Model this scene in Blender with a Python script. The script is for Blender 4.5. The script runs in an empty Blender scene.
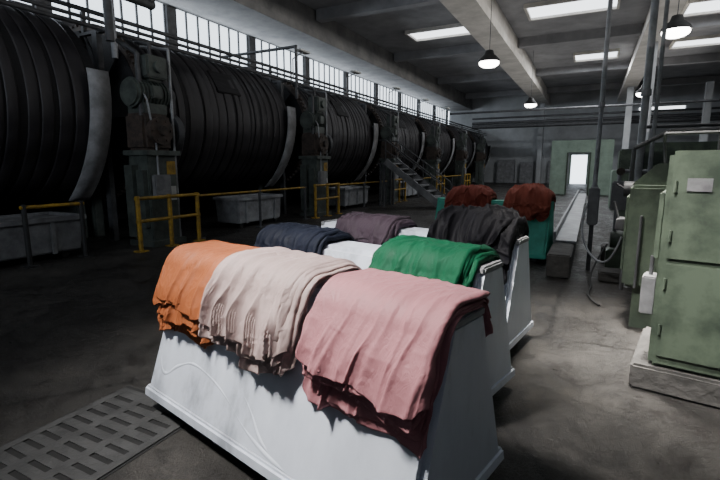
import bpy, bmesh, math, random
from mathutils import Vector, Matrix, noise, Euler
random.seed(7)
D=bpy.data; COL=bpy.context.scene.collection
# ---------------------------------------------------------------- materials
def mat(name,c1,c2=None,rough=.6,rough2=None,metal=0,scale=4,bump=0,bscale=None,emit=None,estr=0,stretch=None,detail=6,sheen=0,contrast=(.35,.65),c3=None,coat=0,spec=None,bdist=.02,crease=0):
    m=D.materials.new(name); m.use_nodes=True; nt=m.node_tree; n=nt.nodes; l=nt.links
    b=n["Principled BSDF"]
    b.inputs["Metallic"].default_value=metal
    b.inputs["Roughness"].default_value=rough
    if spec is not None: b.inputs["Specular IOR Level"].default_value=spec
    if coat: b.inputs["Coat Weight"].default_value=coat
    tc=n.new("ShaderNodeTexCoord"); mp=n.new("ShaderNodeMapping"); l.new(tc.outputs["Object"],mp.inputs["Vector"])
    if stretch: mp.inputs["Scale"].default_value=stretch
    nz=n.new("ShaderNodeTexNoise"); nz.inputs["Scale"].default_value=scale; nz.inputs["Detail"].default_value=detail
    nz.inputs["Roughness"].default_value=.65
    l.new(mp.outputs[0],nz.inputs["Vector"])
    cr=n.new("ShaderNodeValToRGB"); e=cr.color_ramp.elements
    e[0].position=contrast[0]; e[1].position=contrast[1]
    c2=c2 or tuple(x*.75 for x in c1)
    e[0].color=(*c2,1); e[1].color=(*c1,1)
    if c3:
        x=cr.color_ramp.elements.new(.78); x.color=(*c3,1)
    l.new(nz.outputs["Fac"],cr.inputs[0]); l.new(cr.outputs[0],b.inputs["Base Color"])
    if rough2 is not None:
        mr=n.new("ShaderNodeMapRange"); mr.inputs[1].default_value=.35; mr.inputs[2].default_value=.65
        mr.inputs[3].default_value=rough; mr.inputs[4].default_value=rough2
        l.new(nz.outputs["Fac"],mr.inputs[0]); l.new(mr.outputs[0],b.inputs["Roughness"])
    if bump:
        n2=n.new("ShaderNodeTexNoise"); n2.inputs["Scale"].default_value=bscale or scale*6; n2.inputs["Detail"].default_value=5
        l.new(mp.outputs[0],n2.inputs["Vector"])
        bp=n.new("ShaderNodeBump"); bp.inputs["Strength"].default_value=bump; bp.inputs["Distance"].default_value=bdist
        l.new(n2.outputs["Fac"],bp.inputs["Height"]); l.new(bp.outputs[0],b.inputs["Normal"])
        if crease:
            prev=bp
            for sc,strx,amt in ((4.5,2.2,crease),(12,1.5,crease*.9)):
                m3=n.new("ShaderNodeMapping"); m3.inputs["Scale"].default_value=(strx,.8,.8); m3.inputs["Rotation"].default_value=(0,.35,0); l.new(tc.outputs["Object"],m3.inputs["Vector"])
                n3=n.new("ShaderNodeTexNoise"); n3.inputs["Scale"].default_value=sc; n3.inputs["Detail"].default_value=2; n3.inputs["Distortion"].default_value=.8
                l.new(m3.outputs[0],n3.inputs["Vector"])
                mm=n.new("ShaderNodeMath"); mm.operation='PINGPONG'; mm.inputs[1].default_value=.09; l.new(n3.outputs["Fac"],mm.inputs[0])
                b2=n.new("ShaderNodeBump"); b2.inputs["Strength"].default_value=amt; b2.inputs["Distance"].default_value=.12 if sc<10 else .06
                l.new(mm.outputs[0],b2.inputs["Height"]); l.new(prev.outputs[0],b2.inputs["Normal"]); prev=b2
            l.new(prev.outputs[0],b.inputs["Normal"])
    if emit:
        b.inputs["Emission Color"].default_value=(*emit,1); b.inputs["Emission Strength"].default_value=estr
    if sheen: b.inputs["Sheen Weight"].default_value=sheen
    return m
def floor_mat():
    m=D.materials.new('stained_concrete'); m.use_nodes=True; nt=m.node_tree; n=nt.nodes; l=nt.links; b=n["Principled BSDF"]
    tc=n.new("ShaderNodeTexCoord")
    def nz(s,d,r=.6,dist=0):
        x=n.new("ShaderNodeTexNoise"); x.inputs["Scale"].default_value=s; x.inputs["Detail"].default_value=d; x.inputs["Roughness"].default_value=r; x.inputs["Distortion"].default_value=dist
        l.new(tc.outputs["Object"],x.inputs["Vector"]); return x
    def ramp(src,pts):
        cr=n.new("ShaderNodeValToRGB"); e=cr.color_ramp.elements
        while len(e)<len(pts): e.new(.5)
        for el,(p,c) in zip(e,pts): el.position=p; el.color=(*c,1) if isinstance(c,tuple) else (c,c,c,1)
        l.new(src,cr.inputs[0]); return cr
    def mix(t,f,a,bb):
        x=n.new("ShaderNodeMix"); x.data_type='RGBA'; x.blend_type=t
        if isinstance(f,float): x.inputs[0].default_value=f
        else: l.new(f,x.inputs[0])
        l.new(a,x.inputs[6]); l.new(bb,x.inputs[7]); return x.outputs[2]
    big=nz(1.1,15,.80,.1); mid=nz(9,14,.85,.1); fine=nz(60,6,.75)
    c1=ramp(big.outputs['Fac'],[(.40,(.018,.016,.015)),(.49,(.027,.025,.023)),(.55,(.036,.033,.030)),(.64,(.054,.049,.044))])
    c2=ramp(mid.outputs['Fac'],[(.38,.5),(.47,.85),(.54,1.0),(.64,1.35)])
    c3=ramp(fine.outputs['Fac'],[(.32,.5),(.68,1.45)])
    col=mix('MULTIPLY',1.0,c1.outputs[0],c2.outputs[0]); col=mix('MULTIPLY',1.0,col,c3.outputs[0])
    for sc,wd in ((.36,.010),(1.1,.005)):
        vo=n.new("ShaderNodeTexVoronoi"); vo.feature='DISTANCE_TO_EDGE'; vo.inputs['Scale'].default_value=sc
        ad=n.new("ShaderNodeVectorMath"); ad.operation='MULTIPLY_ADD'; ad.inputs[1].default_value=(.2,.2,0)
        l.new(mid.outputs['Color'],ad.inputs[0]); l.new(tc.outputs['Object'],ad.inputs[2]); l.new(ad.outputs[0],vo.inputs['Vector'])
        ck=ramp(vo.outputs['Distance'],[(.0,.15 if sc<1 else .5),(wd,1.0)])
        col=mix('MULTIPLY',1.0,col,ck.outputs[0])
    l.new(col,b.inputs['Base Color'])
    r=ramp(mid.outputs['Fac'],[(.40,.40),(.58,.75)]); r2=ramp(big.outputs['Fac'],[(.42,.62),(.54,1.1)])
    rr=mix('MULTIPLY',1.0,r.outputs[0],r2.outputs[0]); l.new(rr,b.inputs['Roughness'])
    bp=n.new("ShaderNodeBump"); bp.inputs['Strength'].default_value=.8; bp.inputs['Distance'].default_value=.03
    h=mix('ADD',.5,mid.outputs['Color'],fine.outputs['Color']); l.new(h,bp.inputs['Height']); l.new(bp.outputs[0],b.inputs['Normal'])
    b.inputs["Specular IOR Level"].default_value=.30
    return m
M={}
M['floor']=floor_mat()
M['wall']=mat('dark_plaster',(.09,.09,.10),(.045,.045,.05),rough=.9,scale=.7,bump=.2,bscale=8)
M['endwall']=mat('grey_plaster',(.50,.51,.52),(.32,.325,.33),rough=.9,scale=.5,bump=.1,bscale=8)
M['ceil']=mat('precast_ceiling',(.29,.29,.30),(.18,.18,.19),rough=.9,scale=.6,bump=.1,bscale=5)
M['beam']=mat('concrete_beam',(.60,.57,.53),(.42,.40,.37),rough=.85,scale=1.2,bump=.15,bscale=12)
M['crane']=mat('dark_concrete_beam',(.17,.165,.16),(.09,.09,.09),rough=.85,scale=1.0,bump=.15,bscale=12)  # darker concrete tone for the left beam
M['conc']=mat('rough_concrete',(.075,.070,.066),(.028,.027,.025),rough=.85,scale=3,bump=.6,bscale=14,bdist=.03)
M['white']=mat('white_fibreglass',(.50,.535,.61),(.22,.235,.27),rough=.30,rough2=.5,scale=2.6,bump=.12,bscale=6,detail=15,contrast=(.31,.48),c3=(.62,.66,.74),stretch=(1,1,.4))
M['whited']=mat('dirty_white_plastic',(.38,.39,.41),(.19,.19,.2),rough=.6,scale=3,bump=.1)
M['greyd']=mat('dull_grey_trough',(.20,.20,.205),(.09,.09,.095),rough=.65,scale=3,bump=.2)
M['teal']=mat('teal_fibreglass',(.04,.38,.28),(.02,.24,.17),rough=.5,scale=3,bump=.1)
M['wood']=mat('black_stained_staves',(.012,.011,.012),(.005,.0045,.006),rough=.6,rough2=.8,scale=3,bump=.5,bscale=8,stretch=(6,.4,6),spec=.35)
M['hoop']=mat('black_iron_band',(.032,.028,.031),(.008,.007,.009),rough=.42,rough2=.68,scale=1.3,bump=.3,bscale=8,spec=.5,detail=10)
M['guard']=mat('galvanised_guard',(.30,.30,.31),(.15,.15,.155),rough=.6,rough2=.75,scale=3,bump=.1)
M['rust']=mat('rusted_cast_iron',(.085,.060,.048),(.028,.023,.02),rough=.7,scale=5,bump=.4,metal=.2)
M['dgreen']=mat('grey_green_housing',(.080,.094,.082),(.032,.038,.035),rough=.55,scale=5,bump=.2)
M['steel']=mat('dull_steel',(.095,.097,.102),(.042,.042,.045),rough=.5,rough2=.7,metal=.4,scale=6,bump=.15)
M['dark']=mat('black_rubber',(.02,.02,.02),(.01,.01,.01),rough=.7,scale=8)
M['yellow']=mat('yellow_safety_paint',(.42,.25,.016),(.15,.09,.011),rough=.6,scale=7,bump=.1,detail=10)
M['green']=mat('olive_green_enamel',(.070,.093,.064),(.030,.041,.030),rough=.42,rough2=.62,scale=2.8,bump=.08,bscale=10,contrast=(.38,.56),detail=15)
M['green2']=mat('pale_green_panel',(.32,.41,.33),(.22,.29,.23),rough=.6,scale=2)
M['pipe']=mat('painted_grey_pipe',(.30,.31,.32),(.16,.16,.17),rough=.5,scale=4,metal=.1)
M['glass']=mat('frosted_window_pane',(.8,.85,.9),rough=.4,emit=(.80,.90,1),estr=2.4)
M['sky']=mat('skylight_pane',(.8,.85,.9),rough=.4,emit=(.9,.95,1),estr=3)
M['lampglow']=mat('lamp_glow',(1,1,1),rough=.4,emit=(1,.97,.92),estr=16)
M['label']=mat('white_label',(.5,.5,.48),rough=.6)
M['grate']=mat('cast_iron_grate',(.046,.046,.046),(.020,.020,.020),rough=.55,rough2=.8,metal=.2,scale=6,bump=.3)
M['pit']=mat('drain_darkness',(.003,.003,.003),rough=.9)
def leather(name,c,rough=.50,d=.74,spec=.28):
    return mat(name,c,tuple(x*d for x in c),rough=rough,rough2=rough+.15,scale=3.5,bump=.25,bscale=40,contrast=(.3,.62),bdist=.006,spec=spec,crease=.20,detail=10)
L={'orange':leather('orange_leather',(.29,.083,.027)),'beige':leather('beige_leather',(.37,.275,.262)),
 'pink':leather('mauve_pink_leather',(.38,.162,.180)),'navy':leather('navy_leather',(.006,.008,.016),.58,spec=.12),
 'purple':leather('plum_grey_leather',(.048,.033,.045),.58,spec=.15),'green':leather('green_leather',(.002,.064,.028),.58,spec=.15),
 'black':leather('black_leather',(.0045,.0043,.006),.6,spec=.10),'red':leather('oxblood_leather',(.19,.046,.033),.75,spec=.1),
 'brown':leather('brown_leather',(.25,.066,.045),.75,spec=.1)}
# ---------------------------------------------------------------- helpers
def P(ob,parent=None,**kw):
    COL.objects.link(ob)
    if parent is not None: ob.parent=parent
    for k,v in kw.items(): ob[k]=v
    return ob
def empty(name,loc,rz=0,label=None,cat=None,group=None):
    e=D.objects.new(name,None); e.empty_display_size=.1; e.location=loc; e.rotation_euler=(0,0,rz)
    COL.objects.link(e)
    if label:e['label']=label
    if cat:e['category']=cat
    if group:e['group']=group
    return e
class B:
    def __init__(s): s.bm=bmesh.new(); s.mi=0
    def _f(s,vs):
        fs=set()
        for v in vs:
            for f in v.link_faces: fs.add(f)
        for f in fs: f.material_index=s.mi
    def box(s,c,d,rot=None,bev=0):
        m=Matrix.Translation(Vector(c))
        if rot: m=m@Euler(rot).to_matrix().to_4x4()
        m=m@Matrix.Diagonal((*d,1))
        r=bmesh.ops.create_cube(s.bm,size=1,matrix=m); s._f(r['verts'])
        if bev:
            es=set(e for v in r['verts'] for e in v.link_edges)
            rr=bmesh.ops.bevel(s.bm,geom=list(es),offset=bev,segments=2,affect='EDGES')
            for f in rr['faces']: f.material_index=s.mi
        return s
    def bb(s,x0,x1,y0,y1,z0,z1,bev=0):
        return s.box(((x0+x1)/2,(y0+y1)/2,(z0+z1)/2),(abs(x1-x0),abs(y1-y0),abs(z1-z0)),bev=bev)
    def cyl(s,p0,p1,r,r2=None,seg=16,caps=True):
        p0=Vector(p0);p1=Vector(p1);d=p1-p0
        q=Vector((0,0,1)).rotation_difference(d)
        m=Matrix.Translation((p0+p1)/2)@q.to_matrix().to_4x4()
        rr=bmesh.ops.create_cone(s.bm,cap_ends=caps,segments=seg,radius1=r,radius2=r if r2 is None else r2,depth=d.length,matrix=m)
        s._f(rr['verts']); return s
    def path(s,pts,r,seg=8):
        for a,b in zip(pts[:-1],pts[1:]): s.cyl(a,b,r,seg=seg)
        return s
    def frus(s,z0,z1,l0,w0,l1,w1,bev=.03):
        vs=[s.bm.verts.new((sx*l/2,sy*w/2,z)) for z,l,w in ((z0,l0,w0),(z1,l1,w1)) for sx,sy in((-1,-1),(1,-1),(1,1),(-1,1))]
        for f in ((3,2,1,0),(4,5,6,7),(0,1,5,4),(1,2,6,5),(2,3,7,6),(3,0,4,7)): s.bm.faces.new([vs[i] for i in f])
        if bev:
            es=set(e for v in vs for e in v.link_edges)
            bmesh.ops.bevel(s.bm,geom=list(es),offset=bev,segments=4,affect='EDGES')
        return s
    def me(s,name,mats,smooth=False):
        me=D.meshes.new(name); s.bm.normal_update(); s.bm.to_mesh(me); s.bm.free()
        for m in (mats if isinstance(mats,(list,tuple)) else [mats]): me.materials.append(m)
        if smooth:
            me.shade_smooth()
            try: me.set_sharp_from_angle(angle=math.radians(40))
            except Exception: pass
        return me
    def ob(s,name,mats,parent=None,smooth=False,loc=None,**kw):
        o=D.objects.new(name,s.me(name,mats,smooth))
        if loc: o.location=loc
        return P(o,parent,**kw)
def struct(b,name,m,smooth=False): return b.ob(name,m,smooth=smooth,kind='structure')
def copytree(root,loc,rz=None):
    e=root.copy(); e.location=loc
    if rz is not None: e.rotation_euler=(0,0,rz)
    COL.objects.link(e)
    def rec(src,dst):
        for c in list(src.children):
            n=c.copy(); n.parent=dst; COL.objects.link(n); rec(c,n)
    rec(root,e); return e
# ---------------------------------------------------------------- room
XL,XR,YB,YE,H=-13.3,9,-6,46,8.2
struct(B().bb(XL-.3,XR+.3,YB-.3,YE+.3,-.3,0),'floor',M['floor'])
struct(B().bb(XL-.3,XR+.3,YB-.3,YE+.3,H,H+.3),'ceiling',M['ceil'])
b=B()
b.bb(XL-.3,XL,YB,YE,0,5.7); b.bb(XL-.3,XL,YB,YE,7.2,H)
struct(b,'wall_left',M['wall'])
struct(B().bb(XR,XR+.3,YB,YE,0,H),'wall_right',M['wall'])
struct(B().bb(XL,XR,YB-.3,YB,0,H),'wall_back',M['wall'])
b=B(); b.bb(XL,-1.75,YE,YE+.3,0,H); b.bb(-.45,XR,YE,YE+.3,0,H); b.bb(-1.75,-.45,YE,YE+.3,2.6,H)
struct(b,'wall_end',M['endwall'])
b=B(); b.bb(-1.9,-1.75,YE-.1,YE,0,2.7); b.bb(-.45,-.3,YE-.1,YE,0,2.7); b.bb(-1.75,-.45,YE-.1,YE,2.6,2.7)
struct(b,'trim_1',M['green2'])
y=-.6;k=1
while y<45:
    b=B(); y1=min(y+3.8,YE)
    b.mi=0; b.bb(XL-.2,XL-.15,y,y1,5.7,7.2)
    b.mi=1
    n=7
    for i in range(n+1):
        yy=y+(y1-y)*i/n; b.bb(XL-.14,XL-.08,yy-.025,yy+.025,5.7,7.2)
    b.bb(XL-.14,XL-.08,y,y1,5.70,5.78)
    b.bb(XL-.28,XL+.02,y1,y1+.4,5.7,7.2)
    struct(b,'window_%d'%k,[M['glass'],M['steel']]); k+=1; y+=4.2
tn=2
b=B(); b.bb(XL,-10.95,YB,YE,7.05,7.3); b.bb(-11.35,-11.0,YB,YE,7.29,H); struct(b,'trim_%d'%tn,M['crane']); tn+=1
for x0,x1,z in ((-4.95,-3.85,7.1),(1.5,2.4,7.1)):
    b=B(); b.bb(x0+.15,x1-.1,YB+.01,YE-.01,z+.1,H-.001); b.bb(x0,x1,YB,YE,z,z+.35)
    struct(b,'trim_%d'%tn,M['beam']); tn+=1
for yy in (9,17.5,26,34.5,43):
    for x0,x1 in ((-10.9,-4.9),(-3.9,1.6),(2.4,XR)):
        b=B(); b.bb(x0,x1,yy-.2,yy+.2,H-.45,H-.001); struct(b,'trim_%d'%tn,M['ceil']); tn+=1
for x,yy in ((-13.1,6.9),(-13.1,15.3),(-13.1,23.7),(-13.1,32.1),(-4.35,44.5),(2,38),(6.5,38),(2,25)):
    b=B(); b.bb(x-.2,x+.2,yy-.25,yy+.25,0,5.68 if x<-12 else 7.1,bev=.02); struct(b,'trim_%d'%tn,M['endwall'] if x>-12 else M['wall']); tn+=1
for (x0,x1,yy,w) in ((-8.6,-5.7,22.7,1.4),(-2.9,.4,21.6,1.7),(-1.4,.8,31.5,1.8),(3.0,6.2,24,1.8),(3.4,7.5,30.5,1.6),
     (-8.6,-6,14,.8),(-3.4,.9,12,1.2),(-3.4,.9,1.0,1.6),(3.0,6.5,14,1.0),(3,6.5,3,1.2),(-9,-6,3,1.2)):
    b=B(); b.mi=0; b.bb(x0,x1,yy-w/2,yy+w/2,H-.06,H-.03)
    b.mi=1; 
    for s in(-1,1): b.bb(x0-.1,x1+.1,yy+s*(w/2+.05)-.05,yy+s*(w/2+.05)+.05,H-.16,H)
    b.bb(x0-.1,x0,yy-w/2,yy+w/2,H-.16,H); b.bb(x1,x1+.1,yy-w/2,yy+w/2,H-.16,H)
    struct(b,'window_%d'%k,[M['sky'],M['beam']]); k+=1
b=B(); b.mi=0; b.bb(3.2,6.4,YE-.06,YE-.03,6.1,6.5); b.mi=1; b.bb(3.2,6.4,YE-.08,YE,6.5,6.6); b.bb(3.2,6.4,YE-.08,YE,6.0,6.1)
struct(b,'window_%d'%k,[M['sky'],M['beam']]); k+=1
# ---------------------------------------------------------------- tanning drums
DX,DR,DZ,DL=-10.85,1.96,2.88,5.4
def drum(loc):
    e=empty('tanning_drum',loc,0,'huge black wooden tanning drum banded with iron hoops','tanning drum','row of tanning drums')
    h=DL/2
    b=B(); b.cyl((0,-h,DZ),(0,h,DZ),DR,seg=72)
    b.ob('drum_shell',M['wood'],e,True)
    bm=bmesh.new(); seg=72; w=.10
    prf=[(-w,DR),( -w,DR+.010),(-w*.75,DR+.020),(w*.75,DR+.020),(w,DR+.010),(w,DR)]
    ring=[]
    for i in range(seg):
        a=2*math.pi*i/seg
        ring.append([bm.verts.new((r*math.cos(a),yy,r*math.sin(a))) for yy,r in prf])
    for i in range(seg):
        r0,r1=ring[i],ring[(i+1)%seg]
        for j in range(len(prf)-1): bm.faces.new((r0[j],r1[j],r1[j+1],r0[j+1]))
    bmesh.ops.recalc_face_normals(bm,faces=bm.faces)
    me=D.meshes.new('hoop'); bm.to_mesh(me); bm.free(); me.materials.append(M['hoop']); me.shade_smooth()
    rr=random.Random(3); n=18
    for i in range(n):
        o=D.objects.new('hoop',me); o.location=(0,-h+.2+(DL-.65)*i/(n-1)+rr.uniform(-.08,.08),DZ)
        s=1+rr.uniform(-.005,.010); o.scale=(s,rr.uniform(.4,1.6),s); P(o,e)
    for s in(-1,1):
        b=B()
        b.cyl((0,s*h,DZ),(0,s*(h+.06),DZ),DR*.97,seg=72)
        for a in range(0,180,45):
            b.box((0,s*(h+.10),DZ),(.25,.10,DR*1.9),rot=(0,math.radians(a),0))
        b.cyl((0,s*(h+.05),DZ),(0,s*(h+.16),DZ),.45,seg=24)
        b.ob('end_wall',M['wood'],e,True)
    b=B(); b.cyl((0,-h-.44,DZ),(0,h+.44,DZ),.16,seg=20); b.ob('axle',M['steel'],e,True)
    b=B() 
    b.cyl((0,-h-.05,DZ),(0,-h+.09,DZ),DR+.03,seg=72)
    for i in range(80):
        a=2*math.pi*i/80
        b.box(((DR+.05)*math.cos(a),-h+.02,DZ+(DR+.05)*math.sin(a)),(.09,.14,.07),rot=(0,-a,0))
    b.ob('crown_gear',M['rust'],e)
    bm=bmesh.new(); rows=[]
    a0,a1=math.radians(-60),math.radians(17)
    for i in range(25):
        a=a0+(a1-a0)*i/24
        rr_=(DR+.13)+.13*max(0,abs(math.degrees(a)+22)/40-.0)**2
        rows.append([bm.verts.new((r*math.cos(a),yy,DZ+r*math.sin(a))) for yy,r in((h-.36,rr_),(h+.06,rr_),(h+.06,DR-.06))])
    for i in range(24):
        for j in range(2): bm.faces.new((rows[i][j],rows[i+1][j],rows[i+1][j+1],rows[i][j+1]))
    me=D.meshes.new('splash_guard'); bm.to_mesh(me); bm.free(); me.materials.append(M['guard']); me.shade_smooth()
    o=P(D.objects.new('splash_guard',me),e); md=o.modifiers.new('s','SOLIDIFY'); md.thickness=.03
    for s in(-1,1):
        b=B(); b.bb(-.45,.45,s*(h+.18),s*(h+.40),0,DZ-.15,bev=.02); b.bb(-.3,.3,s*(h+.18),s*(h+.40),DZ-.15,DZ+.25,bev=.05)
        b.ob('bearing_pier',M['dgreen'],e)
    b=B(); b.box((DR*.985*math.cos(.55),.1,DZ+DR*.985*math.sin(.55)),(.12,.9,.7),rot=(0,-.55,0),bev=.02)
    b.ob('hatch',M['wood'],e)
    return e
d0=drum((DX,3.30,0))
DY=[3.30+6.4*i for i in range(7)]
for yy in DY[1:]:
    if yy+DL/2+.8<YE: copytree(d0,(DX,yy,0))
# ---------------------------------------------------------------- drive units
def drive(loc):
    e=empty('drive_unit',loc,0,'rusty gearbox and motor on a steel pedestal beside a drum','motor','drum drive units')
    b=B(); b.bb(-.3,.3,-.35,.35,0,1.95,bev=.02); b.bb(-.36,.4,-.42,.42,0,.12); b.bb(-.36,.38,-.42,.42,1.9,2.0)
    b.bb(-.26,-.02,-.5,-.34,.2,1.7); b.bb(.05,.25,-.46,-.34,.4,1.6)
    b.ob('pedestal',M['dgreen'],e)
    b=B(); b.bb(-.3,.3,-.38,.3,2.0,2.75,bev=.06); b.cyl((.28,-.05,2.4),(.42,-.05,2.4),.28,seg=24); b.cyl((.4,-.05,2.4),(.5,-.05,2.4),.1,seg=12)
    for a in range(6):
        an=a*math.pi/3; b.cyl((.40,-.05+.22*math.cos(an),2.4+.22*math.sin(an)),(.45,-.05+.22*math.cos(an),2.4+.22*math.sin(an)),.03,seg=6)
    b.ob('gearbox',M['rust'],e,True)
    b=B(); b.cyl((-.0,-.45,3.15),(0,.35,3.15),.26,seg=20)
    for i in range(9): b.cyl((0,-.4+.085*i,3.15),(0,-.38+.085*i,3.15),.3,seg=20)
    b.bb(-.25,.25,-.3,.25,2.75,2.95); b.bb(.2,.34,-.15,.1,3.05,3.3,bev=.02)
    b.ob('motor',M['dgreen'],e,True)
    b=B(); b.cyl((0,.4,3.15),(0,.55,3.15),.2,seg=20); b.cyl((0,.4,2.4),(0,.55,2.4),.42,seg=28); b.bb(-.19,-.15,.42,.53,2.4,3.15); b.bb(.16,.2,.42,.53,2.4,3.15)
    b.ob('pulley',M['steel'],e,True)
    b=B(); b.bb(-.1,.3,-.2,.3,3.45,3.9,bev=.03); b.cyl((.28,.05,3.68),(.38,.05,3.68),.12,seg=16); b.bb(-.2,.2,-.1,.2,3.4,3.47); b.ob('valve_block',M['dgreen'],e,True)
    b=B(); b.bb(.3,.42,-.3,.1,1.05,1.5,bev=.02); b.ob('switch_box',M['greyd'],e)
    b=B(); b.bb(.3,.31,.10,.32,1.5,1.78); b.ob('warning_plate',M['yellow'],e,label='yellow warning plate')
    b=B(); b.bb(.3,.32,.14,.3,.95,1.25); b.ob('instruction_plate',M['label'],e)
    b=B(); b.path([(-.1,.2,2.7),(-.1,.2,4.2),(-.5,.2,4.3)],.04); b.ob('conduit',M['steel'],e,True)
    b=B(); b.path([(.15,-.3,2.7),(.15,-.3,3.9),(-.4,-.3,4.2)],.05); b.ob('conduit',M['steel'],e,True)
    b=B(); b.path([(.25,.38,0),(.25,.38,4.1),(-.6,.38,4.25)],.03); b.ob('conduit',M['pipe'],e,True)
    b=B(); b.path([(.34,-.15,1.5),(.34,-.15,2.1),(.34,-.3,3.0),(.15,-.3,3.3)],.02); b.ob('conduit',M['pipe'],e,True)
    return e
r0=drive((-8.4,DY[0]+3.40,0))
for yy in DY[1:6]: copytree(r0,(-8.4,yy+3.40,0))
# ---------------------------------------------------------------- yellow guard rails
def rail(loc,ln,rz,posts,hs=(.55,1.05),r=.045,label='yellow tubular steel safety barrier bolted beside drum',pm=None):
    e=empty('safety_barrier',loc,rz,label,'barrier','yellow barriers')
    for i in range(posts):
        b=B(); x=ln*i/(posts-1); b.cyl((x,0,0),(x,0,hs[-1]+.05),r,seg=12); b.box((x,0,.012),(.2,.2,.024)); b.ob('post',pm or M['yellow'],e,True)
    for z in hs:
        b=B(); b.cyl((-.05,0,z),(ln+.05,0,z),r*.8,seg=12); b.ob('rail',M['yellow'],e,True)
for i,yy in enumerate(DY[:5]):
    rail((-7.85,yy+2.55,0),1.5,math.radians(90),3,(.6,1.05),.045)
    if i: rail((-8.05,yy-2.15,0),4.4,math.radians(90),3,(1.0,),.035,'long yellow tubular rail in front of drum',M['steel'])
rail((-8.35,4.1,0),.95,math.radians(90),2,(1.0,),.04,'short low yellow barrier on dark posts beside tank',M['dark'])
# ---------------------------------------------------------------- pipe rack and catwalk behind drums
for x,z,r,nm in ((-9.55,4.56,.045,'thin'),(-9.55,4.70,.04,'thin'),(-10.0,5.0,.05,'grey'),(-13.1,5.25,.12,'thick')):
    b=B(); b.cyl((x,YB,z),(x,YE,z),r,seg=12)
    b.ob('overhead_pipe',M['steel'],None,True,label='long %s steel pipe running above the drums'%nm,category='pipe',group='pipes above the drums')
e=empty('catwalk',(-12.75,0,0),0,'dark steel catwalk with railing above the drums','catwalk')
b=B(); b.bb(-.3,.4,YB,45,4.57,4.63); b.bb(.35,.42,YB,45,4.45,4.68); b.ob('deck',M['steel'],e)
for z in (4.9,5.2):
    b=B(); b.cyl((.38,YB,z),(.38,45,z),.02,seg=8); b.ob('rail',M['steel'],e,True)
me=None
for i in range(34):
    if me is None:
        b=B(); b.cyl((0,0,4.63),(0,0,5.22),.02,seg=8); me=b.me('post',M['steel'])
    o=D.objects.new('post',me); o.location=(.38,-5.5+1.48*i,0); P(o,e)
for i in range(8):
    e=empty('pipe_rack_post',(-9.60,DY[0]-3.2+6.4*i,0),0,'dark steel post carrying pipes between the drums','steel post','pipe rack posts')
    b=B(); b.bb(-.08,.08,-.06,.06,0,4.51); b.ob('column',M['steel'],e)
    b=B(); b.bb(-.5,.35,-.05,.05,4.45,4.51); b.path([(0,0,3.8),(-.4,0,4.45)],.03); b.bb(-.44,-.36,-.04,.04,4.5,4.945); b.ob('bracket',M['steel'],e)
for yy in (13.6,17.5,22,26.5,31):
    e=empty('bracket_light',(-9.55,yy,4.74),0,'small tube light on bracket above pipes','light','bracket lights')
    b=B(); b.path([(0,0,0),(0,0,.6),(.5,0,.8)],.022); b.ob('bracket',M['pipe'],e,True)
    b=B(); b.bb(.3,.55,-.3,.3,.76,.82,bev=.01); b.ob('housing',M['label'],e)
def run(pts,r,m,label,name='feed_pipe'):
    b=B(); b.path(pts,r,12)
    for p in pts[1:-1]: bmesh.ops.create_uvsphere(b.bm,u_segments=12,v_segments=8,radius=r*1.1,matrix=Matrix.Translation(p))
    b.ob(name,m,None,True,label=label,category='pipe',group='feed pipes over the drums')
run([(-8.85,-2,5.15),(-8.85,7.3,5.15),(-8.85,7.3,7.0)],.10,M['steel'],'thick dark steel pipe turning up toward the roof')
run([(-8.6,6.1,4.1),(-8.6,6.1,5.75),(-12.2,6.1,5.75)],.08,M['steel'],'grey pipe bending over the gearbox toward wall')
run([(-9.05,6.5,3.9),(-9.05,6.5,6.9)],.06,M['pipe'],'vertical grey pipe above the gearbox')
run([(-9.0,13.0,3.9),(-9.0,13.0,5.55),(-12.2,13.0,5.55)],.05,M['steel'],'dark pipe bending over drum toward wall')
run([(-8.9,-1,5.6),(-12.2,4.1,6.75)],.12,M['steel'],'slanting dark duct under the roof beam','slanting_duct')
e=empty('gantry_frame',(-9.2,4.7,0),0,'dark steel gantry frame hanging above the drum','steel frame')
b=B(); b.bb(-.05,.05,-2.6,1.6,5.38,5.5); b.bb(-.05,.05,-2.6,1.6,6.0,6.08)
for i in range(5): b.bb(-.03,.03,-2.6+1.02*i,-2.54+1.02*i,5.5,6.0)
for i in range(4): b.cyl((0,-2.55+1.02*i,5.5),(0,-1.55+1.02*i,6.0),.025,seg=6)
b.ob('truss',M['steel'],e)
for yy in(-2.2,1.4):
    b=B(); b.cyl((0,yy,6.05),(0,yy,H),.03,seg=8); b.ob('hanger',M['steel'],e,True)
def ridged(x,y,z): return (1-min(1,abs(noise.noise(Vector((x,y,z))))*2.6))**2
def tank(loc,lx,ly,h,m,label):
    e=empty('tank',loc,0,label,'tank')
    b=B(); b.frus(.12,h-.02,lx*.94,ly*.96,lx,ly,bev=.03); b.ob('body',m,e)
    b=B()
    for sx in(-1,1): b.bb(sx*lx/2-.04,sx*lx/2+.04,-ly/2-.04,ly/2+.04,h-.06,h+.03,bev=.01)
    for sy in(-1,1): b.bb(-lx/2,lx/2,sy*ly/2-.04,sy*ly/2+.04,h-.06,h+.028,bev=.01)
    for s in(-1,0,1): b.box((lx/2+.0,s*ly*.33,h*.55),(.05,.06,h*.8))
    b.ob('rim',m,e)
    for sx in(-1,1):
        for sy in(-1,1):
            b=B(); b.cyl((sx*lx*.38-.03,sy*ly*.4,.07),(sx*lx*.38+.03,sy*ly*.4,.07),.07,seg=14); b.ob('wheel',M['dark'],e)
tank((-8.8,10.2,0),.85,1.9,.80,M['whited'],'dirty white plastic tank on wheels under the drum')
tank((-9.1,3.5,0),1.1,3.4,.75,M['greyd'],'wide dull grey metal trough beneath the drum')
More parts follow.
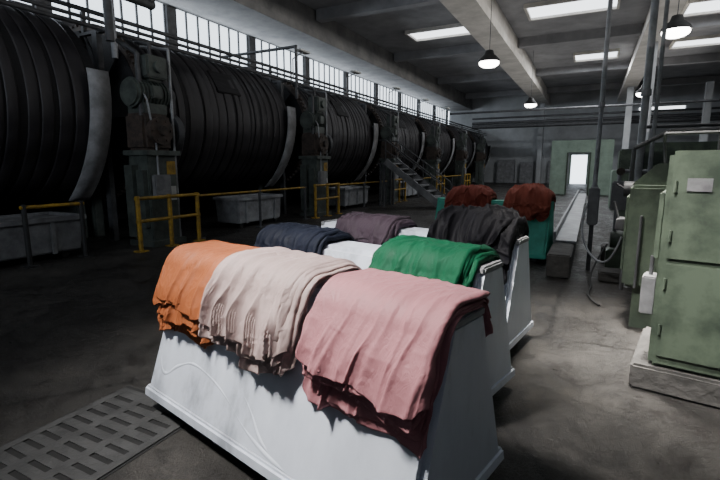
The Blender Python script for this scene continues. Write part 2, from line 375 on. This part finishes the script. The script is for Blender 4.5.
tank((-8.8,16.2,0),.85,2.1,.8,M['whited'],'dirty white plastic tank on wheels beside barrier')
tank((-8.8,22.6,0),.85,2.1,.8,M['whited'],'dirty white plastic tank on wheels beside barrier')
# ---------------------------------------------------------------- staircase
e=empty('staircase',(-5.1,17.6,0),0,'dark steel staircase with handrails climbing to drum platform','stairs')
n=8; sw=.6
for i in range(n):
    b=B(); b.box((-.3*i-.15,0,.22*(i+1)),(.3,1.16,.05)); b.ob('tread',M['greyd'],e)
for s in(-1,1):
    b=B(); ang=math.atan2(.22,.3); b.box((-1.2,s*sw,.97),(3.0,.05,.26),rot=(0,ang,0)); b.ob('stringer',M['greyd'],e)
    b=B(); b.cyl((0,s*sw,1.0),(-2.4,s*sw,2.7),.025,seg=8); b.cyl((0,s*sw,.6),(-2.4,s*sw,2.3),.018,seg=8)
    b.cyl((-2.4,s*sw,2.7),(-2.7,s*sw,2.7),.025,seg=8)
    for i in (0,4,8): b.cyl((-.3*i,s*sw,.22*i),(-.3*i,s*sw,.22*i+.97),.022,seg=8)
    b.ob('handrail',M['steel'],e,True)
b=B(); b.bb(-2.75,-2.4,-.62,.62,1.72,1.78)
for x in(-2.65,-2.5):
    for s in(-.5,.5): b.bb(x-.04,x+.04,s-.04,s+.04,0,1.74)
b.ob('landing',M['steel'],e)
# ---------------------------------------------------------------- floor drain
b=B(); b.bb(-3.10,-2.26,-3.5,2.10,.0,.003)  # flat sheet on the floor, shade inside the drain painted as near-black
b.ob('drain_shade',M['pit'],None,label='flat black sheet painted as the shaded drain channel beneath iron grates',category='drain')
def grate(y0):
    W,Hh=.40,.492
    b=B(); nc=3; cw=(2*W-.12-.07*(nc-1))/nc
    b.bb(-W,-W+.06,-Hh,Hh,.004,.010); b.bb(W-.06,W,-Hh,Hh,.004,.010)
    for c in range(1,nc): 
        xx=-W+.06+c*cw+(c-1)*.07; b.bb(xx,xx+.07,-Hh+.02,Hh-.02,.004,.0092)
    b.bb(-W+.05,W-.05,-Hh,-Hh+.04,.004,.0098); b.bb(-W+.05,W-.05,Hh-.04,Hh,.004,.0098)
    nr=9; step=(2*Hh-.08)/nr
    for i in range(nr): 
        yy=-Hh+.04+step*i; b.bb(-W+.05,W-.05,yy+.036,yy+step,.004,.009)
    b.ob('drain_grate',M['grate'],None,loc=(-2.68,y0,0),label='cast iron floor drain grate with rows of slots',category='floor grate',group='drain grates')
for i in range(4): grate(1.57-1.0*i)
# ---------------------------------------------------------------- leather horses
TW,BW,TZ,BZ=.32,.92,1.05,.13
def horse(loc,rz,ln,m,label):
    e=empty('leather_horse',loc,rz,label,'leather trolley','leather trolleys')
    b=B(); b.frus(BZ+.02,TZ,ln,BW,ln-.0,TW,bev=.035)
    b.ob('body',m,e,True)
    b=B(); b.frus(BZ-.03,BZ+.05,ln+.03,BW+.035,ln+.015,BW+.02,bev=.015); b.ob('base_flange',m,e,True)
    for s in(-1,1):
        b=B(); b.box((s*(ln/2-.02),0,TZ-.012),(.05,TW-.02,.05),bev=.012); b.ob('end_rim',M['guard'] if m is M['white'] else m,e)
    for sx in(-1,1):
        for sy in(-1,1):
            c=B(); x=sx*(ln/2-.2); yy=sy*(BW/2-.12)
            c.mi=0; c.cyl((x,yy-.02,.055),(x,yy+.02,.055),.055,seg=18)
            c.mi=1; c.bb(x-.035,x+.035,yy-.032,yy-.024,.04,BZ-.01); c.bb(x-.035,x+.035,yy+.024,yy+.032,.04,BZ-.01); c.bb(x-.05,x+.05,yy-.04,yy+.04,BZ-.035,BZ-.025)
            c.ob('caster',[M['dark'],M['steel']],e,True)
    return e
def side_y(z):
    t=(z-BZ-.02)/(TZ-BZ-.02); return BW/2+(TW/2-BW/2)*t
def prof(q):
    s=-1 if q>0 else 1; a=abs(q)
    hw=TW/2; r=.09
    ang=math.atan2(TZ-BZ,(BW-TW)/2)
    flat=hw-r*.75
    if a<flat: y=a; z=TZ; ny=0; nz=1
    else:
        arc=r*ang
        if a<flat+arc:
            t=(a-flat)/r; y=flat+r*math.sin(t); z=TZ-r+r*math.cos(t); ny=math.sin(t); nz=math.cos(t)
        else:
            d=a-flat-arc; y=flat+r*math.sin(ang)+d*math.cos(ang); z=TZ-r+r*math.cos(ang)-d*math.sin(ang); ny=math.sin(ang); nz=math.cos(ang)
    return s*y,z,s*ny,nz
def ss(a,b,x):
    t=max(0,min(1,(x-a)/(b-a))); return t*t*(3-2*t)
def pile(hrs,x0,x1,front,back,m,color,layers=5,th=.0075,seed=0,lift=0,amp=.03,period=.16,puff=.0,hem=.05,slant=0,round_=.035,crumple=.004,res=110,lean=0,mound=0,stag=.022,rag=.05):
    e=D.objects.new('leather_pile',None); e.empty_display_size=.1
    e.location=hrs.location; e.rotation_euler=hrs.rotation_euler
    P(e,None,label='stack of %s leather hides draped over trolley'%color,category='leather',group='draped leather piles')
    NS=int(max(40,(x1-x0)*res)); NQ=int((front+back)*res*.8)
    ph=seed*2.137; N=noise.noise; V=Vector
    for k in range(layers):
        bm=bmesh.new(); g=[]
        sd=seed*13.7+k*3.1; rk=random.Random(seed*100+k)
        insl=.004+.09*rk.random()*(k/layers+.3); insr=.004+.09*rk.random()*(k/layers+.3)
        f_k=front-stag*k-rag*rk.random(); b_k=back-.02*k
        for i in range(NS+1):
            u=i/NS; row=[]
            xs=x0+insl+(x1-x0-insl-insr)*u
            hf=f_k+hem*1.6*N(V((xs*2.2,sd*.7,0)))+hem*1.1*N(V((xs*4.5,sd,5)))+hem*.18*N(V((xs*13,sd,5)))-slant*(u-.5)
            cr=.06*(1-min(1,min(u,1-u)/.08))**2
            hf-=cr
            hb=b_k+hem*N(V((xs*2.2,sd,9)))-cr
            for j in range(NQ+1):
                q=-hb+(hf+hb)*j/NQ
                y,z,ny,nz=prof(q)
                a=abs(q)
                drop=ss(TW/2-.08,.40,a); low=ss(.20,front,a)
                xl=xs+lean*(a-.15)*(1 if q>0 else -1)+.05*N(V((xs*2.0,q*2.0,ph+40)))
                w=2*math.pi*xl/period+4.2*N(V((xs*1.6,q*.6,ph)))+.18*k*drop
                mod=.02+1.7*max(0,.5+N(V((xs*2.4,q*1.1,ph+8))))**1.7
                f1=(.5+.5*math.sin(w+ph))**1.6*mod
                w2=math.pi*xl/(period*.42)+3.0*N(V((xs*2.6,q*1.0,ph+4)))+.3*k
                f2=(1-abs(math.sin(w2)))**1.5*max(0,(-.20+1.7*(.5+N(V((xs*4.0,q*1.6,ph+15)))) ))
                w3=2*math.pi*xl/(period*.22)+2*N(V((xs*3,q*.8,ph+24)))+.9*k
                f3=(.5+.5*math.sin(w3))*max(0,N(V((xs*5,q*1.2,ph+31)))+.12)
                edge=min(1,min(u,1-u)/round_); er=math.sqrt(max(0,1-(1-edge)**2))
                A=amp*(.10+.90*drop)
                off=lift+.010+th*k*(.7+.3*er)*(1+.7*drop)+(A*f1+amp*.55*f2*(.12+.40*drop+.48*low)+amp*.40*f3*(.15*drop+.85*low))*(.5+.5*er)
                off+=crumple*(ridged(xs*5+q*2.5,q*5-xs*1.2,ph+k*.1)+.5*ridged(xs*10-q*4,q*9,ph+3+k*.12)+.2*ridged(xs*19+q*5,q*16,ph+7+k*.15))*(.5+.5*er)
                off+=.010*(.5+N(V((xs*3,q*3,ph+50))))+.032*low*max(0,N(V((xs*4.5,sd,3))))
                if puff: off+=puff*er*(1-ss(.04,TW/2+.12,a))
                if mound: 
                    c=max(0,1-(2*u-1)**2); off+=mound*c**.6*(1-ss(.1,front,a)*.8)*(.8+.9*N(V((xs*4,q*4,ph))))
                ej=.03*N(V((q*3.0,sd,7)))+.014*N(V((q*9,sd,3)))
                sx=xs+(ej*(1-ss(0,.25,u))+ej*ss(.75,1,u))+A*.45*math.cos(w+ph)*er
                row.append(bm.verts.new((sx,y+ny*off,max(z+nz*off,.03))))
            g.append(row)
        for i in range(NS):
            for j in range(NQ): bm.faces.new((g[i][j],g[i+1][j],g[i+1][j+1],g[i][j+1]))
        bmesh.ops.recalc_face_normals(bm,faces=bm.faces)
        me=D.meshes.new('hide'); bm.to_mesh(me); bm.free(); me.materials.append(m); me.shade_smooth()
        o=P(D.objects.new('hide',me),e)
        md=o.modifiers.new('thick','SOLIDIFY'); md.thickness=.002; md.offset=0
    return e
r13=math.radians(-13)
h1=horse((-1.50,2.15,0),r13,2.2,M['white'],'white fibreglass leather horse on casters carrying orange, beige and pink hides')
h2=horse((-1.62,3.22,0),r13,2.25,M['white'],'white fibreglass leather horse carrying navy and green hides')
h3=horse((-1.60,4.34,0),math.radians(-9),2.25,M['white'],'white fibreglass leather horse carrying plum and black hides')
h4=horse((-1.62,8.7,0),math.radians(-4),2.1,M['teal'],'teal fibreglass leather horse carrying reddish brown hides')
pile(h1,-1.13,-.38,.67,.56,L['orange'],'burnt orange',10,seed=1,amp=.042,period=.16,res=150,hem=.05)
pile(h1,-.47,.33,.63,.56,L['beige'],'pale beige',9,seed=2,amp=.042,period=.15,lift=.032,slant=-.05,res=150,hem=.05,lean=-.12)
pile(h1,.39,1.12,.65,.36,L['pink'],'dusty mauve pink',10,seed=3,amp=.042,period=.19,slant=-.05,lift=.004,res=150,hem=.055,lean=.15,stag=.016)
pile(h2,-1.05,-.25,.5,.5,L['navy'],'navy blue',6,seed=4,puff=.02,crumple=.012,th=.011,amp=.035)
pile(h2,.28,1.1,.58,.45,L['green'],'emerald green',8,seed=5,puff=.02,crumple=.014,amp=.038,th=.010)
pile(h3,-.85,-.05,.45,.5,L['purple'],'plum grey',6,seed=6,puff=.04,crumple=.016,th=.011,amp=.035)
pile(h3,.30,1.1,.46,.45,L['black'],'black',8,seed=7,puff=.05,th=.014,hem=.16,crumple=.045,period=.20,amp=.05,mound=.08)
pile(h4,.24,1.06,.46,.40,L['brown'],'reddish brown',9,seed=8,puff=.06,th=.013,hem=.14,round_=.16,crumple=.035,amp=.06,period=.22,mound=.12,res=100)
pile(h4,-.86,.02,.46,.40,L['red'],'oxblood red',8,seed=9,puff=.05,th=.013,round_=.16,crumple=.035,amp=.06,period=.22,mound=.08,hem=.14,res=100)
def on_face(x,z,off=.004): return (x,-(side_y(z)+off),z)
def seam(pts,r):
    cu=D.curves.new('resin_seam','CURVE'); cu.dimensions='3D'; cu.bevel_depth=r; cu.bevel_resolution=4
    sp=cu.splines.new('NURBS'); sp.points.add(len(pts)-1)
    for i,(p,(x,z)) in enumerate(zip(sp.points,pts)):
        p.co=(*on_face(x,z,-r*.76),1); p.radius=random.uniform(.7,1.25) if 0<i<len(pts)-1 else .1
    sp.use_endpoint_u=True; sp.order_u=4
    tmp=D.objects.new('t',cu); COL.objects.link(tmp); dg=bpy.context.evaluated_depsgraph_get()
    me=D.meshes.new_from_object(tmp.evaluated_get(dg)); D.objects.remove(tmp)
    me.materials.clear(); me.materials.append(M['white']); me.shade_smooth()
    P(D.objects.new('resin_seam',me),h1)
seam([(-1.05,.50),(-1.02,.4),(-.99,.32),(-.93,.29),(-.87,.31),(-.82,.36),(-.76,.39),(-.7,.42),(-.62,.44),(-.5,.43),(-.35,.40),(-.2,.35),(-.05,.27),(.1,.22),(.3,.18),(.5,.18)],.020)
seam([(-.25,.5),(-.1,.43),(.0,.37),(.08,.29),(.15,.23),(.3,.20)],.016)
seam([(-.98,.30),(-.94,.24),(-.96,.20),(-.95,.17)],.014)
# ---------------------------------------------------------------- right-hand green machines
e=empty('green_press',(.48,3.86,0),math.radians(-10),'large dirty olive green machine cabinet on concrete plinth','machine')
b=B(); b.bb(0,2.3,0,.9,.20,1.80,bev=.03); b.ob('cabinet',M['green'],e,True)
b=B(); b.bb(.05,.95,-.016,.005,.29,1.0,bev=.006); b.ob('door',M['green'],e,True)
b=B(); b.bb(.05,.95,-.016,.005,1.03,1.72,bev=.006); b.ob('door',M['green'],e,True)
b=B(); b.bb(1.0,2.2,-.016,.005,.29,1.72,bev=.006); b.ob('door',M['green'],e,True)
b=B(); b.bb(.85,.88,-.05,-.014,.75,.92,bev=.005); b.ob('handle',M['steel'],e)
b=B(); b.bb(.12,.26,-.022,-.016,1.52,1.61); b.ob('maker_plate',M['greyd'],e)
for z in (.5,.85,1.2,1.55):
    b=B(); b.cyl((.055,-.020,z-.04),(.055,-.020,z+.04),.011,seg=10); b.ob('hinge',M['green'],e)
b=B(); b.bb(-.04,0,.12,.8,1.0,1.5,bev=.01); b.ob('side_panel',M['green'],e)
b=B(); b.bb(-.10,.0,.15,.35,.55,.85,bev=.01); b.ob('junction_box',M['greyd'],e)
b=B(); b.path([(-.05,.25,.85),(-.05,.25,1.0)],.015); b.ob('conduit',M['steel'],e,True)
b=B(); b.box((1.76,4.12,.10),(2.64,1.02,.20),rot=(0,0,math.radians(-10)),bev=.02)
b.ob('plinth',M['conc'],None,label='rough dark stained concrete plinth under green machine',category='plinth')
e=empty('green_machine',(.36,5.3,0),math.radians(-6),'olive green machine with sloped control console and lever handles','machine')
b=B(); b.bb(0,1.5,0,1.5,.45,1.5,bev=.03); b.bb(.1,1.4,.1,1.4,0.0,.46); b.ob('body',M['green'],e,True)
b=B(); 
vs=[(0,.1,1.5),(0,1.4,1.5),(1.2,1.4,1.5),(1.2,.1,1.5),(.22,.1,1.72),(.22,1.4,1.72),(1.2,1.4,1.72),(1.2,.1,1.72)]
v=[b.bm.verts.new(p) for p in vs]
for f in((0,1,5,4),(4,5,6,7),(0,4,7,3),(1,2,6,5),(2,3,7,6),(0,3,2,1)): b.bm.faces.new([v[i] for i in f])
b.ob('console',M['green'],e)
b=B(); b.bb(-.03,0,.1,.7,.6,1.38,bev=.01); b.ob('door',M['green'],e)
b=B(); b.bb(-.03,0,.78,1.4,.6,1.38,bev=.01); b.ob('door',M['green'],e)
b=B(); b.bb(-.12,-.03,.3,.6,1.0,1.12,bev=.01); b.cyl((-.1,.45,1.1),(-.16,.45,1.3),.012,seg=8); b.ob('latch',M['steel'],e)
b=B(); b.cyl((.0,.9,1.42),(-.1,.9,1.42),.09,seg=20); b.cyl((-.09,.9,1.42),(-.18,.9,1.48),.012,seg=8); b.ob('hand_wheel',M['steel'],e,True)
b=B(); b.bb(.6,1.1,-.1,.0,1.0,1.4,bev=.02); b.ob('junction_box',M['green2'],e)
b=B(); b.path([(.12,-.03,.46),(.12,-.03,1.2)],.014); b.ob('conduit',M['steel'],e,True)
b=B(); b.path([(.3,.8,1.6),(.25,.8,1.95),(.25,.4,2.02),(.7,.4,2.02),(.7,.4,1.7)],.016); b.ob('conduit',M['steel'],e,True)
b=B(); b.path([(-.05,1.3,.1),(-.05,1.3,1.9),(.3,1.3,2.1),(1.2,1.3,2.1)],.025); b.ob('conduit',M['steel'],e,True)
for lx,ly,sx,sy,hz in ((.50,7.55,.6,.4,.15),(.45,9.0,.4,.4,.3)):
    b=B(); b.box((lx,ly,hz/2),(sx,sy,hz),bev=.02); b.ob('concrete_block',M['conc'],None,label='low rough concrete footing block on floor',category='concrete block',group='concrete footings')
e=empty('valve_station',(.30,8.2,0),0,'small pump and valve station with grey boxes and pipes','pump')
b=B(); b.bb(0,.45,0,.35,0,.35,bev=.02); b.cyl((.05,.17,.5),(.45,.17,.5),.14,seg=18); b.bb(.15,.3,.05,.3,.33,.42); b.ob('pump',M['green'],e,True)
b=B(); b.path([(.1,.17,.62),(.1,.17,1.6),(.5,.17,1.6),(.5,.17,2.3)],.03); b.ob('riser',M['pipe'],e,True)
b=B(); b.bb(.0,.3,-.05,.1,1.0,1.45,bev=.02); b.ob('switch_box',M['greyd'],e)
b=B(); b.cyl((.1,.0,1.6),(.1,-.1,1.6),.06,seg=16); b.ob('hand_wheel',M['rust'],e,True)
e=empty('splitting_machine',(.75,9.8,0),0,'olive green leather machine with rollers and side frames','machine')
b=B(); b.bb(-.1,.25,0,.6,0,1.7,bev=.03); b.ob('side_frame',M['green'],e)
b=B(); b.bb(3.0,3.35,0,.6,0,1.7,bev=.03); b.ob('side_frame',M['green'],e)
for z,yy in((.9,.15),(1.2,.3),(1.5,.2)):
    b=B(); b.cyl((.25,yy,z),(3.0,yy,z),.12,seg=20); b.ob('roller',M['steel'],e,True)
b=B(); b.bb(0,3.2,.05,.55,1.7,1.95,bev=.04); b.ob('hood',M['green'],e)
b=B(); b.path([(.05,-.05,0),(.05,-.05,1.9),(.05,.3,2.4),(1.2,.3,2.4)],.03); b.ob('feed_tube',M['steel'],e,True)
e=empty('splitting_machine',(.9,14.5,0),0,'olive green leather machine with tall hood','machine')
b=B(); b.bb(-.2,3,0,1.2,0,1.5,bev=.03); b.ob('body',M['green'],e)
b=B(); b.bb(.2,2.6,.1,1.1,1.5,2.3,bev=.05); b.ob('hood',M['green'],e)
e=empty('splitting_machine',(.9,20,0),0,'pale green leather machine with conveyor','machine')
b=B(); b.bb(-.2,3,0,1.5,0,1.5,bev=.03); b.ob('body',M['green2'],e)
b=B(); b.bb(0,2.6,.1,1.3,1.5,2.3,bev=.05); b.ob('hood',M['green'],e)
for x,yy,r,lab in ((.06,8.3,.035,'slim'),(.56,7.2,.045,'thick'),(.69,7.2,.025,'slim')):
    e=empty('standpipe',(x,yy,0),0,'%s grey vertical pipe rising to the ceiling'%lab,'pipe')
    b=B(); b.cyl((0,0,0),(0,0,H),r,seg=14); b.ob('tube',M['pipe'],e,True)
    for z in(1.3,2.6,4.4):
        b=B(); b.cyl((0,0,z),(0,0,z+.08),r*1.4,seg=14); b.ob('collar',M['guard'],e,True)
e=empty('control_box',(.06,8.12,0),0,'slim grey electrical box on a short post','control box')
b=B(); b.box((.0,0,1.05),(.16,.16,.6),bev=.02); b.ob('box',M['greyd'],e)
b=B(); b.box((0,0,.38),(.06,.06,.76)); b.ob('post',M['steel'],e)
def hose(pts,r,m,label):
    cu=D.curves.new('hose','CURVE'); cu.dimensions='3D'; cu.bevel_depth=r; cu.bevel_resolution=3
    sp=cu.splines.new('NURBS'); sp.points.add(len(pts)-1)
    for p,c in zip(sp.points,pts): p.co=(*c,1)
    sp.use_endpoint_u=True
    tmp=D.objects.new('t',cu); COL.objects.link(tmp)
    me=D.meshes.new_from_object(tmp.evaluated_get(bpy.context.evaluated_depsgraph_get())); D.objects.remove(tmp)
    me.materials.clear(); me.materials.append(m); me.shade_smooth()
    P(D.objects.new('hose',me),None,label=label,category='hose')
hose([(-.02,7.95,1.1),(-.12,7.7,.75),(.02,7.4,.4),(.22,7.1,.3),(.34,6.95,.42),(.42,6.90,.75)],.015,M['pipe'],'pale rubber hose sagging between pipe and green machine')
hose([(.30,8.1,.45),(.15,7.8,.2),(.05,7.2,.02),(.15,6.9,.02),(.02,6.4,.02),(.2,6.0,.02)],.014,M['dark'],'black hose snaking along the floor beside machine')
e=empty('low_ledge',(-.32,7.3,0),0,'long low rough concrete kerb with metal edging along machines','ledge')
b=B(); b.bb(-.2,.14,0,16,0,.36,bev=.02); b.ob('base',M['conc'],e)
b=B(); b.bb(-.2,.17,1.2,16,.36,.40,bev=.01); b.ob('top_plate',M['pipe'],e)
b=B(); b.bb(-.2,-.16,1.2,16,.40,.55,bev=.01); b.ob('upstand',M['pipe'],e)
e=empty('green_partition',(0,29,0),0,'pale green panel partition with open gateway','partition')
b=B(); b.bb(-2.2,-1.3,0,.2,0,3.1,bev=.02); b.ob('panel',M['green2'],e)
b=B(); b.bb(-.15,1.0,0,.2,0,3.1,bev=.02); b.ob('panel',M['green2'],e)
b=B(); b.bb(-1.3,-.15,0,.2,2.4,3.1,bev=.02); b.ob('lintel',M['green2'],e)
for x in(-1.35,-.18):
    b=B(); b.bb(x,x+.08,-.05,0,0,2.4); b.ob('jamb',M['green'],e)
for z,yy,r in ((5.2,40,.12),(5.6,40,.08),(4.9,40,.16),(5.35,33,.07)):
    b=B(); b.cyl((-9.5,yy,z),(XR,yy,z),r,seg=12); b.ob('cross_pipe',M['steel'],None,True,label='dark steel pipe crossing the hall near the end wall',category='pipe',group='cross pipes')
for x,w,h in((-7.4,1.6,2.2),(-5.5,1.2,2.0),(-3.2,.9,2.1),(3,2,2.4)):
    e=empty('wall_cabinet',(x,YE-.5,0),0,'grey steel cabinet standing against end wall','cabinet','end wall cabinets')
    b=B(); b.bb(-w/2,w/2,-.3,.3,0,h,bev=.02); b.ob('body',M['pipe'],e)
    b=B(); b.bb(-w/2+.05,-.02,-.33,-.3,.1,h-.1); b.ob('door',M['guard'],e)
    b=B(); b.bb(.02,w/2-.05,-.33,-.3,.1,h-.1); b.ob('door',M['guard'],e)
# ---------------------------------------------------------------- pendant lamps
def lamp(loc,top):
    x,yy,z=loc
    e=empty('pendant_lamp',loc,0,'lit industrial dome pendant lamp hanging on a rod','lamp','pendant lamps')
    bm=bmesh.new(); pr=[(.05,.40),(.12,.38),(.16,.25),(.22,.2),(.34,.08),(.37,0)]
    rings=[[bm.verts.new((r*math.cos(a*math.pi/16),r*math.sin(a*math.pi/16),zz)) for a in range(32)] for r,zz in pr]
    for i in range(len(pr)-1):
        for a in range(32): bm.faces.new((rings[i][a],rings[i][(a+1)%32],rings[i+1][(a+1)%32],rings[i+1][a]))
    me=D.meshes.new('lamp_shade'); bm.to_mesh(me); bm.free(); me.materials.append(M['dark']); me.shade_smooth()
    o=P(D.objects.new('lamp_shade',me),e); md=o.modifiers.new('s','SOLIDIFY'); md.thickness=.01
    b=B(); bmesh.ops.create_uvsphere(b.bm,u_segments=24,v_segments=12,radius=.34,matrix=Matrix.Translation((0,0,-.03))@Matrix.Diagonal((1,1,.45,1))); b.ob('bulb',M['lampglow'],e,True)
    b=B(); b.cyl((0,0,.40),(0,0,top-z),.011,seg=8); b.ob('rod',M['steel'],e)
lamp((-3.45,16.6,5.2),H); lamp((-3.5,28.9,5.2),H); lamp((1.75,15.5,5.3),7.1); lamp((2.0,27,5.2),7.1)
# ---------------------------------------------------------------- lights
def area(name,loc,size,sy,power,target=None,rot=(0,0,0),col=(1,1,1),spread=180):
    l=D.lights.new(name,'AREA'); l.shape='RECTANGLE'; l.size=size; l.size_y=sy; l.energy=power; l.color=col; l.spread=math.radians(spread)
    o=D.objects.new(name,l); o.location=loc; o.rotation_euler=rot
    if target: o.rotation_euler=(Vector(target)-Vector(loc)).to_track_quat('-Z','Y').to_euler()
    COL.objects.link(o); return o
area('skylight_key',(-3.9,-.1,7.2),1.3,1.0,205,(-1.5,2.9,.9),col=(1,.975,.94),spread=46)
area('skylight_light',(-.4,5.5,8.05),1.0,.8,125,(.7,4.8,0),col=(1,.95,.87),spread=26)
area('press_fill',(-1.2,1.6,8.05),.8,.6,42,(1.1,4.0,.9),col=(1,.97,.92),spread=22)  # added spot to brighten the green press, not a roof opening
area('skylight_light',(-1.2,12,8.0),4.2,1.2,85,col=(.95,.97,1),spread=90)
area('skylight_light',(-1.2,21.6,8.0),3.2,1,130,col=(.9,.95,1),spread=120)
area('skylight_light',(4.5,24,8.0),3,1,120,col=(.9,.95,1))
area('skylight_light',(-.3,31.5,8.0),1.8,1,650,col=(.92,.96,1))
area('skylight_light',(4.5,14,8.0),3,1,60,col=(.9,.95,1))
area('left_window_light',(XL+.1,22,6.5),40,1.0,700,(5,22,5.2),col=(.80,.89,1))
area('right_beam_fill',(XR-.1,20,6.2),30,1.0,400,(-8,20,8.6),col=(1,.97,.93),spread=50)  # added unseen lamp to brighten beam sides and ceiling, no window there
area('floor_bounce_uplight',(-1.2,22,3.2),8,30,330,(-1.2,22,8),col=(1,.98,.95))
area('ambient_rear_fill',(2,-5,5.0),4,3,24,(-3,4,1),col=(.72,.85,1))  # added ambient fill behind the camera, the back wall is solid
area('rear_drum_fill',(-5,-5.5,4.5),4,2,70,(-9.5,10,2.5),col=(.80,.89,1),spread=80)  # added unseen fill to lift the drums, no window there
w=D.worlds.new('World'); w.use_nodes=True; bg=w.node_tree.nodes['Background']; bg.inputs[0].default_value=(.8,.9,1,1); bg.inputs[1].default_value=4
bpy.context.scene.world=w
c=D.cameras.new('camera'); c.lens=22.5; c.sensor_width=36; c.clip_end=200
o=D.objects.new('camera',c); o.location=(0,0,1.7); o.rotation_euler=(math.radians(90-9.46),0,math.radians(27)); COL.objects.link(o)
bpy.context.scene.camera=o
